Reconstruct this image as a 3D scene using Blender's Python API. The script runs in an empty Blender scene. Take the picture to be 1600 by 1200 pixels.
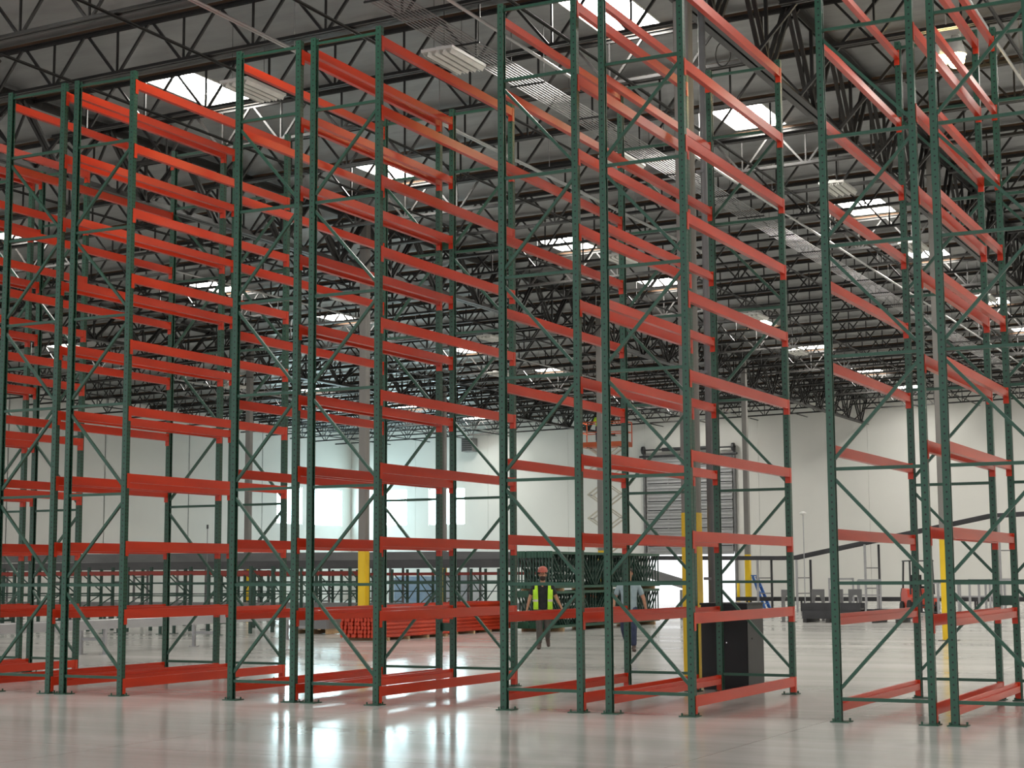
import bpy, bmesh, math, random
from mathutils import Vector, Matrix
random.seed(7)
scn = bpy.context.scene
COL = scn.collection
PI = math.pi

# ------------------------------------------------------------------ camera
cam_d = bpy.data.cameras.new('camera'); cam = bpy.data.objects.new('camera', cam_d); COL.objects.link(cam)
PITCH, YAW, ROLL, CAMH = math.radians(6.673), math.radians(26.843), math.radians(-0.309), 1.56
fw = Vector((-math.sin(YAW)*math.cos(PITCH), math.cos(YAW)*math.cos(PITCH), math.sin(PITCH)))
rt0 = Vector((math.cos(YAW), math.sin(YAW), 0)); up0 = rt0.cross(fw)
rt = rt0*math.cos(ROLL) + up0*math.sin(ROLL); up = up0*math.cos(ROLL) - rt0*math.sin(ROLL)
m3 = Matrix((rt, up, -fw)).transposed()
cam.matrix_world = Matrix.Translation((0, 0, CAMH)) @ m3.to_4x4()
cam_d.sensor_width = 36.0; cam_d.lens = 36.0*2557.0/1600.0; cam_d.clip_end = 400
scn.camera = cam
# ------------------------------------------------------------------ light and exposure
vs = scn.view_settings
vs.view_transform = 'Standard'; vs.look = 'None'; vs.gamma = 1.0; vs.use_curve_mapping = False
vs.exposure = 0.22
world = bpy.data.worlds.new('sky'); scn.world = world; world.use_nodes = True
bgn = world.node_tree.nodes['Background']
bgn.inputs[0].default_value = (0.96, 0.98, 1.0, 1); bgn.inputs[1].default_value = 1.3
SKYLIGHT = 41.0      # daylight through the roof lights
WINDOW = 17.0

# ------------------------------------------------------------------ materials
def new_mat(name, col, rough=0.5, metal=0.0, spec=0.5):
    m = bpy.data.materials.new(name); m.use_nodes = True
    b = m.node_tree.nodes['Principled BSDF']
    b.inputs['Base Color'].default_value = (*col, 1); b.inputs['Roughness'].default_value = rough
    b.inputs['Metallic'].default_value = metal; b.inputs['Specular IOR Level'].default_value = spec
    return m
def N(m, t, **kw):
    n = m.node_tree.nodes.new(t)
    for k, v in kw.items(): setattr(n, k, v)
    return n
def L(m, a, b): m.node_tree.links.new(a, b)
def noise_mat(name, c1, c2, scale=(3, 3, 3), rough=0.5, metal=0.0, detail=4, bump=0.0, lo=0.35, hi=0.65, spec=0.5):
    m = new_mat(name, c1, rough, metal, spec); b = m.node_tree.nodes['Principled BSDF']
    tc = N(m, 'ShaderNodeTexCoord'); mp = N(m, 'ShaderNodeMapping'); mp.inputs['Scale'].default_value = scale
    L(m, tc.outputs['Object'], mp.inputs['Vector'])
    nz = N(m, 'ShaderNodeTexNoise'); nz.inputs['Scale'].default_value = 1.0; nz.inputs['Detail'].default_value = detail
    L(m, mp.outputs['Vector'], nz.inputs['Vector'])
    cr = N(m, 'ShaderNodeValToRGB'); e = cr.color_ramp.elements
    e[0].position = lo; e[0].color = (*c1, 1); e[1].position = hi; e[1].color = (*c2, 1)
    L(m, nz.outputs['Fac'], cr.inputs['Fac']); L(m, cr.outputs['Color'], b.inputs['Base Color'])
    if bump:
        bp = N(m, 'ShaderNodeBump'); bp.inputs['Strength'].default_value = bump; bp.inputs['Distance'].default_value = 0.02
        L(m, nz.outputs['Fac'], bp.inputs['Height']); L(m, bp.outputs['Normal'], b.inputs['Normal'])
    return m
def emit_mat(name, col, s):
    m = bpy.data.materials.new(name); m.use_nodes = True; nt = m.node_tree
    nt.nodes.remove(nt.nodes['Principled BSDF']); e = nt.nodes.new('ShaderNodeEmission')
    e.inputs[0].default_value = (*col, 1); e.inputs[1].default_value = s
    nt.links.new(e.outputs[0], nt.nodes['Material Output'].inputs[0]); return m
M = {}
M['orange'] = noise_mat('orange_enamel', (0.62, 0.046, 0.010), (0.52, 0.036, 0.009), (1.5, .6, 3), 0.30, spec=0.33)
M['orange2'] = noise_mat('orange_enamel_stock', (0.62, 0.055, 0.016), (0.48, 0.038, 0.012), (2, 1, 6), 0.42)
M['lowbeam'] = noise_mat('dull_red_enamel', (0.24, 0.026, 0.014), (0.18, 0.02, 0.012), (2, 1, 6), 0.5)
M['convdark'] = noise_mat('conveyor_dark_grey', (0.085, 0.085, 0.088), (0.065, 0.065, 0.068), (1, 3, 3), 0.45)
M['conduit'] = noise_mat('conduit_steel', (0.34, 0.34, 0.34), (0.26, 0.26, 0.26), (8, 1, 8), 0.35, 0.6)
M['green'] = noise_mat('green_enamel', (0.0175, 0.080, 0.046), (0.014, 0.066, 0.039), (6, 6, 1.2), 0.36, spec=0.4)
M['dgreen'] = noise_mat('dark_green_enamel', (0.020, 0.060, 0.042), (0.016, 0.050, 0.036), (6, 6, 1.2), 0.42)
M['steel'] = noise_mat('black_joist_primer', (0.013, 0.012, 0.012), (0.022, 0.020, 0.018), (2, 2, 2), 0.42)
M['wood'] = noise_mat('nailer_timber', (0.075, 0.038, 0.018), (0.11, 0.058, 0.028), (1.5, 20, 20), 0.75)
M['paleWood'] = noise_mat('pallet_timber', (0.45, 0.30, 0.16), (0.33, 0.21, 0.11), (4, 16, 16), 0.75)
M['wall'] = noise_mat('painted_concrete_wall', (0.80, 0.79, 0.745), (0.75, 0.74, 0.70), (.25, .25, .25), 0.7, bump=0.0)
M['deck'] = noise_mat('foil_faced_insulation', (0.31, 0.318, 0.318), (0.25, 0.257, 0.258), (.9, 2.2, 1), 0.36, 0.45, bump=1.0)
M['grey'] = noise_mat('column_grey_paint', (0.21, 0.20, 0.185), (0.18, 0.172, 0.16), (2, 2, .5), 0.55)
M['yellow'] = noise_mat('yellow_column_wrap', (0.82, 0.55, 0.012), (0.74, 0.48, 0.01), (3, 3, 1), 0.45)
M['galv'] = noise_mat('galvanised_steel', (0.55, 0.55, 0.54), (0.45, 0.45, 0.45), (8, 1, 8), 0.32, 0.6)
M['convgrey'] = noise_mat('conveyor_grey', (0.19, 0.19, 0.19), (0.15, 0.15, 0.152), (1, 3, 3), 0.45)
M['convlight'] = noise_mat('conveyor_light_grey', (0.40, 0.40, 0.41), (0.34, 0.34, 0.35), (1, 3, 3), 0.45)
M['convblack'] = noise_mat('conveyor_black', (0.030, 0.030, 0.033), (0.045, 0.045, 0.05), (2, 3, 3), 0.5)
M['black'] = noise_mat('cabinet_black', (0.004, 0.004, 0.0045), (0.006, 0.006, 0.0065), (3, 3, 3), 0.55)
M['charcoal'] = noise_mat('cabinet_charcoal', (0.030, 0.029, 0.029), (0.036, 0.035, 0.034), (3, 3, 3), 0.55)
M['rubber'] = noise_mat('rubber', (0.015, 0.015, 0.015), (0.025, 0.024, 0.023), (9, 9, 9), 0.8)
M['white'] = noise_mat('white_enamel', (0.78, 0.77, 0.73), (0.70, 0.69, 0.66), (4, 4, 4), 0.35)
M['doorgrey'] = noise_mat('door_section_grey', (0.50, 0.50, 0.50), (0.43, 0.43, 0.435), (.8, 2, 6), 0.5)
M['heater'] = noise_mat('heater_grey', (0.16, 0.16, 0.16), (0.2, 0.2, 0.2), (4, 4, 4), 0.5)
M['blue'] = noise_mat('blue_fibreglass', (0.02, 0.10, 0.36), (0.025, 0.13, 0.42), (6, 6, 2), 0.4)
M['red'] = noise_mat('red_machine_paint', (0.70, 0.07, 0.03), (0.6, 0.06, 0.025), (3, 3, 3), 0.4)
M['lift'] = noise_mat('lift_orange', (0.62, 0.12, 0.03), (0.55, 0.10, 0.03), (3, 3, 3), 0.45)
M['liftarm'] = noise_mat('lift_arm_cream', (0.60, 0.56, 0.46), (0.5, 0.47, 0.39), (4, 4, 4), 0.45)
M['wrap'] = noise_mat('stretch_wrap_blue', (0.38, 0.55, 0.72), (0.28, 0.46, 0.66), (2, 2, 5), 0.25)
M['wrap2'] = noise_mat('stretch_wrap_grey', (0.50, 0.55, 0.60), (0.40, 0.46, 0.52), (2, 2, 5), 0.25)
M['skin'] = noise_mat('skin', (0.36, 0.17, 0.10), (0.40, 0.20, 0.125), (10, 10, 10), 0.5)
M['hair'] = noise_mat('dark_hair', (0.018, 0.011, 0.008), (0.03, 0.018, 0.012), (40, 40, 40), 0.7)
M['tee'] = noise_mat('black_cotton', (0.012, 0.012, 0.014), (0.02, 0.02, 0.022), (14, 14, 14), 0.9)
M['vest'] = noise_mat('lime_vest', (0.50, 0.85, 0.03), (0.42, 0.74, 0.025), (8, 8, 8), 0.7)
M['stripe'] = noise_mat('vest_reflective_tape', (0.50, 0.47, 0.42), (0.58, 0.55, 0.5), (20, 20, 20), 0.4)
M['trousers'] = noise_mat('grey_work_trousers', (0.075, 0.068, 0.06), (0.055, 0.05, 0.045), (9, 9, 9), 0.9)
M['jeans'] = noise_mat('navy_denim', (0.020, 0.028, 0.06), (0.03, 0.04, 0.08), (12, 12, 12), 0.9)
M['boot'] = noise_mat('brown_boot', (0.07, 0.045, 0.035), (0.05, 0.03, 0.025), (15, 15, 15), 0.6)
M['hardhat'] = noise_mat('red_hard_hat', (0.36, 0.07, 0.045), (0.42, 0.11, 0.08), (30, 30, 30), 0.4)
M['shirt'] = noise_mat('blue_grey_shirt', (0.27, 0.34, 0.37), (0.22, 0.29, 0.32), (10, 10, 10), 0.85)
M['skylight'] = emit_mat('skylight_acrylic', (1.0, 0.97, 0.90), SKYLIGHT)
M['window'] = emit_mat('window_daylight', (0.66, 0.94, 1.0), WINDOW)
M['lamp'] = emit_mat('lamp_glow', (1.0, 0.72, 0.30), 60.0)
M['chrome'] = new_mat('bright_steel', (0.6, 0.6, 0.6), 0.25, 0.9)

def math_n(m, op, a, b=None):
    n = N(m, 'ShaderNodeMath', operation=op)
    for i, v in enumerate((a, b)):
        if v is None: continue
        if isinstance(v, (int, float)): n.inputs[i].default_value = v
        else: L(m, v, n.inputs[i])
    return n.outputs[0]
def punched(base):
    """enamel with rows of punched holes, in the upright's own coordinates"""
    m = M[base].copy(); m.name = base + '_punched'
    b = m.node_tree.nodes['Principled BSDF']; src = b.inputs['Base Color'].links[0].from_socket
    tc = N(m, 'ShaderNodeTexCoord'); sx = N(m, 'ShaderNodeSeparateXYZ'); L(m, tc.outputs['Object'], sx.inputs[0])
    sn = N(m, 'ShaderNodeSeparateXYZ'); L(m, tc.outputs['Normal'], sn.inputs[0])
    X, Y, Z = sx.outputs
    def dots(u, u0, p, ru, rz):
        du = math_n(m, 'DIVIDE', math_n(m, 'SUBTRACT', u, u0), ru)
        fz = math_n(m, 'FRACT', math_n(m, 'DIVIDE', Z, p))
        dz = math_n(m, 'DIVIDE', math_n(m, 'MULTIPLY', math_n(m, 'SUBTRACT', fz, 0.5), p), rz)
        d = math_n(m, 'ADD', math_n(m, 'MULTIPLY', du, du), math_n(m, 'MULTIPLY', dz, dz))
        return math_n(m, 'LESS_THAN', d, 1.0)
    ny = math_n(m, 'GREATER_THAN', math_n(m, 'ABSOLUTE', sn.outputs[1]), 0.5)
    nx = math_n(m, 'GREATER_THAN', math_n(m, 'ABSOLUTE', sn.outputs[0]), 0.5)
    fy = math_n(m, 'MULTIPLY', ny, dots(X, 0.002, 0.0762, 0.0105, 0.0105))
    fx = math_n(m, 'MULTIPLY', nx, math_n(m, 'MAXIMUM', dots(Y, 0.019, 0.0508, 0.008, 0.013), dots(Y, -0.019, 0.0508, 0.008, 0.013)))
    f = math_n(m, 'MAXIMUM', fx, fy)
    mx = N(m, 'ShaderNodeMix', data_type='RGBA'); L(m, f, mx.inputs['Factor']); L(m, src, mx.inputs[6])
    mx.inputs[7].default_value = (0.004, 0.005, 0.004, 1); L(m, mx.outputs[2], b.inputs['Base Color'])
    return m
M['green_p'] = punched('green'); M['dgreen_p'] = punched('dgreen')

def floor_mat():
    m = new_mat('polished_concrete', (0.4, 0.38, 0.35), 0.2); b = m.node_tree.nodes['Principled BSDF']
    tc = N(m, 'ShaderNodeTexCoord')
    def nz(scale, detail=5, rot=0.0, dist=0.0):
        mp = N(m, 'ShaderNodeMapping'); mp.inputs['Scale'].default_value = scale; mp.inputs['Rotation'].default_value = (0, 0, rot)
        L(m, tc.outputs['Object'], mp.inputs['Vector'])
        n = N(m, 'ShaderNodeTexNoise'); n.inputs['Scale'].default_value = 1; n.inputs['Detail'].default_value = detail
        n.inputs['Distortion'].default_value = dist
        L(m, mp.outputs['Vector'], n.inputs['Vector']); return n.outputs['Fac']
    a = nz((.12, .55, 1), 6, -0.35, .6); c = nz((.9, 5.5, 1), 6, -0.42, .4); d = nz((.05, .05, 1), 3)
    v = math_n(m, 'ADD', math_n(m, 'MULTIPLY', a, .5), math_n(m, 'ADD', math_n(m, 'MULTIPLY', c, .2), math_n(m, 'MULTIPLY', d, .3)))
    cr = N(m, 'ShaderNodeValToRGB'); e = cr.color_ramp.elements
    e[0].position = .34; e[0].color = (0.40, 0.395, 0.37, 1); e[1].position = .60; e[1].color = (0.60, 0.585, 0.555, 1)
    L(m, v, cr.inputs['Fac'])
    sx = N(m, 'ShaderNodeSeparateXYZ'); L(m, tc.outputs['Object'], sx.inputs[0])
    def joint(u, p, off):
        f = math_n(m, 'FRACT', math_n(m, 'DIVIDE', math_n(m, 'ADD', u, off), p))
        return math_n(m, 'LESS_THAN', math_n(m, 'MULTIPLY', f, p), 0.012)
    j = math_n(m, 'MAXIMUM', joint(sx.outputs[0], 5.28, 200.4), joint(sx.outputs[1], 5.47, 201.2))
    mx = N(m, 'ShaderNodeMix', data_type='RGBA'); L(m, math_n(m, 'MULTIPLY', j, .55), mx.inputs['Factor'])
    L(m, cr.outputs['Color'], mx.inputs[6]); mx.inputs[7].default_value = (.12, .11, .10, 1)
    L(m, mx.outputs[2], b.inputs['Base Color'])
    r = math_n(m, 'ADD', math_n(m, 'MULTIPLY', a, .16), .09); L(m, r, b.inputs['Roughness'])
    return m
M['floor'] = floor_mat()

# ------------------------------------------------------------------ mesh helpers
class MB:
    def __init__(s): s.v = []; s.f = []
    def add(s, vs_, fs):
        o = len(s.v); s.v += [tuple(p) for p in vs_]; s.f += [tuple(i+o for i in f) for f in fs]; return s
    def box(s, c, d):
        x, y, z = c; a, b, h = d[0]/2, d[1]/2, d[2]/2
        vs_ = [(x+i*a, y+j*b, z+k*h) for i in (-1, 1) for j in (-1, 1) for k in (-1, 1)]
        return s.add(vs_, [(0,1,3,2),(4,6,7,5),(0,4,5,1),(2,3,7,6),(0,2,6,4),(1,5,7,3)])
    def b2(s, p, q):
        return s.box([(p[i]+q[i])/2 for i in range(3)], [abs(q[i]-p[i]) for i in range(3)])
    def bar(s, p, q, w, h=None, upv=(0, 0, 1)):
        h = h or w; p = Vector(p); q = Vector(q); d = (q-p).normalized(); u = Vector(upv)
        if abs(d.dot(u)) > .98: u = Vector((0, 1, 0))
        r = d.cross(u).normalized(); u = r.cross(d)
        vs_ = [e + r*(i*w/2) + u*(j*h/2) for e in (p, q) for i, j in ((-1,-1),(1,-1),(1,1),(-1,1))]
        return s.add(vs_, [(3,2,1,0),(4,5,6,7),(0,1,5,4),(1,2,6,5),(2,3,7,6),(3,0,4,7)])
    def tube(s, pts, rad, n=8, cap=True):
        pts = [Vector(p) for p in pts]; rad = rad if isinstance(rad, (list, tuple)) else [rad]*len(pts)
        rings = []; u = None
        for i, p in enumerate(pts):
            d = (pts[min(i+1, len(pts)-1)] - pts[max(i-1, 0)]).normalized()
            if u is None:
                u = Vector((0, 0, 1)) if abs(d.z) < .9 else Vector((1, 0, 0))
            u = (u - d*u.dot(d)).normalized(); w = d.cross(u)
            rings.append([p + (u*math.cos(2*PI*k/n) + w*math.sin(2*PI*k/n))*rad[i] for k in range(n)])
        vs_ = [q for r in rings for q in r]; fs = []
        for i in range(len(pts)-1):
            for k in range(n): fs.append((i*n+k, i*n+(k+1) % n, (i+1)*n+(k+1) % n, (i+1)*n+k))
        if cap: fs += [tuple(range(n))[::-1], tuple((len(pts)-1)*n+k for k in range(n))]
        return s.add(vs_, fs)
    def prism(s, poly, axis, a, b):
        """polygon extruded along axis from a to b; poly in the two other axes, in order"""
        def P(u, v, t): return {'x': (t, u, v), 'y': (u, t, v), 'z': (u, v, t)}[axis]
        n = len(poly); vs_ = [P(u, v, a) for u, v in poly] + [P(u, v, b) for u, v in poly]
        fs = [tuple(range(n))[::-1], tuple(range(n, 2*n))] + [(k, (k+1) % n, n+(k+1) % n, n+k) for k in range(n)]
        return s.add(vs_, fs)
    def lathe(s, prof, c=(0, 0, 0), n=16, sx=1, sy=1):
        vs_ = [(c[0]+r*sx*math.cos(2*PI*k/n), c[1]+r*sy*math.sin(2*PI*k/n), c[2]+z) for r, z in prof for k in range(n)]
        fs = [(i*n+k, i*n+(k+1) % n, (i+1)*n+(k+1) % n, (i+1)*n+k) for i in range(len(prof)-1) for k in range(n)]
        fs += [tuple(range(n))[::-1], tuple((len(prof)-1)*n+k for k in range(n))]
        return s.add(vs_, fs)
    def mesh(s, name, mat, smooth=False):
        me = bpy.data.meshes.new(name); me.from_pydata(s.v, [], s.f)
        bm = bmesh.new(); bm.from_mesh(me); bmesh.ops.recalc_face_normals(bm, faces=bm.faces); bm.to_mesh(me); bm.free()
        me.materials.append(mat)
        if smooth:
            for p in me.polygons: p.use_smooth = True
        return me
    def build(s, name, mat, parent=None, loc=(0, 0, 0), smooth=False):
        return put(s.mesh(name, mat, smooth), name, parent, loc)
def put(me, name, parent=None, loc=(0, 0, 0), rot=(0, 0, 0), scale=None):
    o = bpy.data.objects.new(name, me); COL.objects.link(o); o.location = loc; o.rotation_euler = rot
    if scale: o.scale = scale
    if parent: o.parent = parent
    return o
def thing(name, label, cat, loc=(0, 0, 0), rz=0.0, group=None):
    o = bpy.data.objects.new(name, None); COL.objects.link(o); o.location = loc; o.rotation_euler = (0, 0, rz)
    o.empty_display_size = .2
    return tag(o, label, cat, group)
def tag(o, label, cat, group=None):
    o['label'] = label; o['category'] = cat
    if group: o['group'] = group
    return o
def struct(o, label=None):
    o['kind'] = 'structure'
    if label: o['label'] = label
    return o
def copy_tree(o, parent=None):
    c = o.copy(); COL.objects.link(c); c.parent = parent
    for ch in o.children: copy_tree(ch, c)
    return c

# ------------------------------------------------------------------ the building
WX, WY = -59.5, 93.5                 # far side wall, far end wall
RX, RY = 24.0, 0.5                   # roof runs on to here, past the view
SL = 0.016
def ztop(x): return 11.70 + SL*(x + 20)
def zdeck(x): return ztop(x) + 0.10
GIRX = [-40.15, -24.3, -8.45, 7.4]
GN = {-40.15: 'closest to the windowed side wall', -24.3: 'behind the stacked orange beams', -8.45: 'by the black cabinet'}
BN = {-59.45: 'against the windowed side wall', -40.15: 'over the low green racks', -24.3: 'crossed by the conduit bundle', -8.45: 'added unseen for even light over the last tall rack row'}
SN = {-48.1: 'over the bay against the windowed side wall', -34.4: 'over the low green racks', -21.0: 'between the stacked beams and the conduit bundle', -11.6: 'between the conduit bundle and the cabinet-side girder', -1.6: 'added unseen for even light over the last tall rack row', 8.0: 'added unseen for even light beyond the last tall rack row', 17.5: 'added unseen for even light beside the plain side wall'}
COLY = [22.45, 38.85, 55.25, 71.7]
JY = [12.95, 15.45, 17.95, 20.45, 22.95] + [25.6 + 2.6*k for k in range(26)]
SKX = [-48.1, -34.4, -21.0, -11.6, -1.6, 8.0, 17.5]  # last three positions lie out of view, added for even light
SKY_ = [(15.45, 17.95)] + [(25.6 + 2.6*(k-3), 25.6 + 2.6*(k-2)) for k in (3, 6, 10, 13, 17, 20, 24, 27)]  # first row is unseen, added to light the front floor

fl = MB().add([(-90, -30, 0), (40, -30, 0), (40, 130, 0), (-90, 130, 0)], [(0, 1, 2, 3)]).build('floor', M['floor'])
struct(fl, 'polished grey concrete warehouse floor')

# ceiling deck, with an opening for every roof light
xb = sorted([WX, RX] + [x + d for x in SKX for d in (-.61, .61)]); yb = sorted([RY, WY] + [y for a, b in SKY_ for y in ((a+b)/2-1.15, (a+b)/2+1.15)])
def is_sky(x, y): return any(abs(x-c) < .6 for c in SKX) and any(abs(y-(a+b)/2) < 1.15 for a, b in SKY_)
mb = MB()
for i in range(len(xb)-1):
    for j in range(len(yb)-1):
        x0, x1, y0, y1 = xb[i], xb[i+1], yb[j], yb[j+1]
        if is_sky((x0+x1)/2, (y0+y1)/2): continue
        mb.add([(x0, y0, zdeck(x0)), (x1, y0, zdeck(x1)), (x1, y1, zdeck(x1)), (x0, y1, zdeck(x0)),
                (x0, y0, zdeck(x0)+.05), (x1, y0, zdeck(x1)+.05), (x1, y1, zdeck(x1)+.05), (x0, y1, zdeck(x0)+.05)],
               [(3, 2, 1, 0), (4, 5, 6, 7)])
struct(mb.build('ceiling', M['deck']), 'roof deck lined with pale foil insulation')
# roof lights
pm = MB().add([(-.61, 0, .22), (.61, 0, .22+SL*1.2), (.61, 2.3, .22+SL*1.2), (-.61, 2.3, .22)], [(3, 2, 1, 0)]).mesh('panel', M['skylight'])
cb = MB()
for a, b in (((-.63, -.02), (-.61, 2.32)), ((.61, -.02), (.63, 2.32)), ((-.63, -.02), (.63, 0)), ((-.63, 2.3), (.63, 2.32))):
    cb.b2((a[0], a[1], -.02), (b[0], b[1], .25))
cm = cb.mesh('curb', M['white'])
for x in SKX:
    for a, b in SKY_:
        t = thing('skylight', 'bright rectangular skylight %s' % SN[x], 'skylight', (x, (a+b)/2-1.15, zdeck(x)), 0, 'skylights %s' % SN[x])
        put(pm, 'panel', t); put(cm, 'curb', t)

# walls as tilt-up panels
def wall_panels(name, label, spans, axis, pos, top, openings):
    root = bpy.data.objects.new(name, None); COL.objects.link(root); struct(root, label)
    for a, b in spans:
        mb = MB(); cuts = [o for o in openings if o[0] < b and o[1] > a]
        us = sorted(set([a+.008, b-.008] + [u for o in cuts for u in (max(o[0], a+.008), min(o[1], b-.008))]))
        for u0, u1 in zip(us[:-1], us[1:]):
            mid = (u0+u1)/2; z0 = 0.0
            segs = sorted([(o[2], o[3]) for o in cuts if o[0] < mid < o[1]])
            for c, d in segs + [(None, None)]:
                zt = c if c is not None else None
                if zt is None:
                    q = [(u0, z0), (u1, z0), (u1, top(u1)), (u0, top(u0))]
                elif zt - z0 > .01:
                    q = [(u0, z0), (u1, z0), (u1, zt), (u0, zt)]
                else: q = None
                if q: mb.prism(q, 'y' if axis == 'x' else 'x', pos[0], pos[1])
                if d is not None: z0 = d
        mb.build('panel', M['wall'], root)
    # recessed joint backing
    mb = MB()
    for s0, s1 in zip(spans[:-1], spans[1:]):
        u = s0[1]; lo = max([o[3] for o in openings if o[0] < u < o[1]] + [0])
        if axis == 'x': mb.b2((u-.03, pos[0]+.05, lo), (u+.03, pos[1], top(u)))
        else: mb.b2((pos[1]-.05, u-.03, lo), (pos[0]-.0, u+.03, top(u)))
    mb.build('joint_sealant', M['heater'], root)
    return root
DOOR = (-38.1, -32.4, 0.0, 2.9)
bw_open = [DOOR, (-56.95, -55.15, 4.85, 7.25), (-53.5, -50.8, 4.85, 7.25)]
xs = [WX, -54.5, -49.1, -43.4, -38.15, -30.9, -24.3, -17.5, -10.5, -3.5, 3.5, 10.5, 17.5, RX]
wall_panels('wall_back', 'white tilt-up concrete end wall with the dock door', list(zip(xs[:-1], xs[1:])), 'x', (WY, WY+.25), lambda x: zdeck(x), bw_open)
lw_open = [(84.9, 87.7, 4.85, 7.25), (89.1, 92.4, 4.85, 7.25)]
ys = [4.0] + [11.0 + 7.23*k for k in range(11)] + [WY+.25]
wall_panels('wall_left', 'white tilt-up concrete side wall with windows', list(zip(ys[:-1], ys[1:])), 'y', (WX, WX-.25), lambda y: zdeck(WX), lw_open)
wall_panels('wall_right', 'white tilt-up concrete side wall opposite the windows, unseen and added to cut side light', list(zip(ys[:-1], ys[1:])), 'y', (RX+.25, RX), lambda y: zdeck(RX), [])  # unseen wall, added to keep open-side sky light off the racks
wi = 1
for (a, b, z0, z1) in bw_open[1:]:
    r = bpy.data.objects.new('window_%d' % wi, None); COL.objects.link(r); struct(r, 'bright daylit window high on the end wall'); wi += 1
    MB().add([(a, WY+.15, z0), (b, WY+.15, z0), (b, WY+.15, z1), (a, WY+.15, z1)], [(0, 1, 2, 3)]).build('pane', M['window'], r)
    f = MB(); 
    for p, q in (((a, z0), (a+.06, z1)), ((b-.06, z0), (b, z1)), ((a, z0), (b, z0+.06)), ((a, z1-.06), (b, z1))):
        f.b2((p[0], WY+.08, p[1]), (q[0], WY+.14, q[1]))
    f.build('window_frame', M['white'], r)
for (a, b, z0, z1) in lw_open:
    r = bpy.data.objects.new('window_%d' % wi, None); COL.objects.link(r); struct(r, 'bright daylit window high on the side wall'); wi += 1
    MB().add([(WX-.15, a, z0), (WX-.15, b, z0), (WX-.15, b, z1), (WX-.15, a, z1)], [(0, 1, 2, 3)]).build('pane', M['window'], r)
    f = MB()
    for p, q in (((a, z0), (a+.06, z1)), ((b-.06, z0), (b, z1)), ((a, z0), (b, z0+.06)), ((a, z1-.06), (b, z1))):
        f.b2((WX-.08, p[0], p[1]), (WX-.14, q[0], q[1]))
    f.build('window_frame', M['white'], r)

# vertical-lift sectional dock door, raised
dr = bpy.data.objects.new('door_1', None); COL.objects.link(dr); struct(dr, 'grey sectional dock door raised above its open doorway')
sec = MB(); w = 5.5
sec.box((0, 0, .25), (w, .05, .485)); 
for z in (.03, .25, .47): sec.box((0, -.06, z), (w, .10, .045))
for x in (-w/2+.05, -w/4, 0, w/4, w/2-.05): sec.box((x, -.03, .265), (.09, .03, .5))
sm = sec.mesh('door_section', M['doorgrey'])
for k in range(11): put(sm, 'door_section', dr, (-35.25, WY-.12, 2.75+.545*k))
MB().b2((-38.0, WY-.09, 2.8), (-32.5, WY-.05, 8.75)).build('backing', M['charcoal'], dr)
for x in (-38.15, -32.35):
    t = MB(); t.box((x, WY-.14, 4.6), (.12, .22, 9.2)); t.build('door_track', M['convgrey'], dr)
MB().tube([(-38.3, WY-.3, 9.15), (-32.2, WY-.3, 9.15)], .05).build('torsion_shaft', M['convblack'], dr)
for x0, x1 in ((-36.9, -35.5), (-35.0, -33.6)): MB().tube([(x0, WY-.3, 9.15), (x1, WY-.3, 9.15)], .11, 10).build('torsion_spring', M['convblack'], dr)
for x in (-38.15, -32.35): MB().tube([(x-.07, WY-.3, 9.15), (x+.07, WY-.3, 9.15)], .24, 12).build('cable_drum', M['convblack'], dr)
MB().tube([(-38.4, WY-.3, 8.75), (-32.1, WY-.3, 8.75)], .07).build('lower_shaft', M['convblack'], dr)

# ---- columns
def column(x, y, n):
    labels = {(-8.45, 22.45): 'grey square column with yellow base next to the black cabinet',
              (-24.3, 38.85): 'grey square column with yellow base behind the stacked orange beams',
              (-8.33, 38.85): 'grey square column with yellow base beyond the forklift-side rack row',
              (-40.15, 55.25): 'grey column with yellow base behind the elevated grey conveyor',
              (-24.3, 55.25): 'grey column with yellow base behind the bundle of green frames',
              (-40.15, 71.7): 'slim grey column with yellow base far from the windows',
              (-24.3, 71.7): 'grey column with yellow base beside the blue stepladder'}
    lab = labels.get((x, y), 'grey steel column with yellow base holding the far roof girder')
    t = thing('column', lab, 'column', (x, y, 0), 0, 'roof columns')
    h = ztop(x) - .06; w = .235
    c = [(-w/2, -w/2), (w/2, -w/2), (w/2, w/2), (-w/2, w/2)]; r = .02
    rc = []
    for sx, sy in ((-1, -1), (1, -1), (1, 1), (-1, 1)):
        a = (sx*w/2, sy*(w/2-r)); b = (sx*(w/2-r), sy*w/2)
        rc += [a, b] if sx*sy > 0 else [b, a]
    MB().prism(rc, 'z', 0, h).build('shaft', M['grey'], t)
    rc2 = [(u*1.03, v*1.03) for u, v in rc]
    MB().prism(rc2, 'z', 0, 2.45).build('yellow_wrap', M['yellow'], t)
    MB().box((0, 0, .012), (.42, .42, .024)).build('base_plate', M['grey'], t)
    MB().box((0, 0, h-.8), (.36, .30, .02)).box((0, 0, h-1.55), (.36, .30, .02)).build('girder_seat', M['steel'], t)
    return t
for x in GIRX[:3]:
    for y in COLY:
        if (x == -8.45 and y > 60) or (x < -40 and y < 50): continue
        column(x if (x, y) != (-8.45, 38.85) else -8.33, y, 0)
pp = thing('downspout', 'grey rain pipe running up beside the column by the cabinet', 'pipe', (-8.17, 22.5, 0))
MB().tube([(0, 0, 0), (0, 0, 11.5)], .055, 12).build('pipe', M['convgrey'], pp, smooth=True)
for z in (1.5, 4.5, 7.5, 10.2): MB().box((-.045, 0, z), (.12, .13, .04)).build('pipe_clamp', M['convgrey'], pp)

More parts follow.
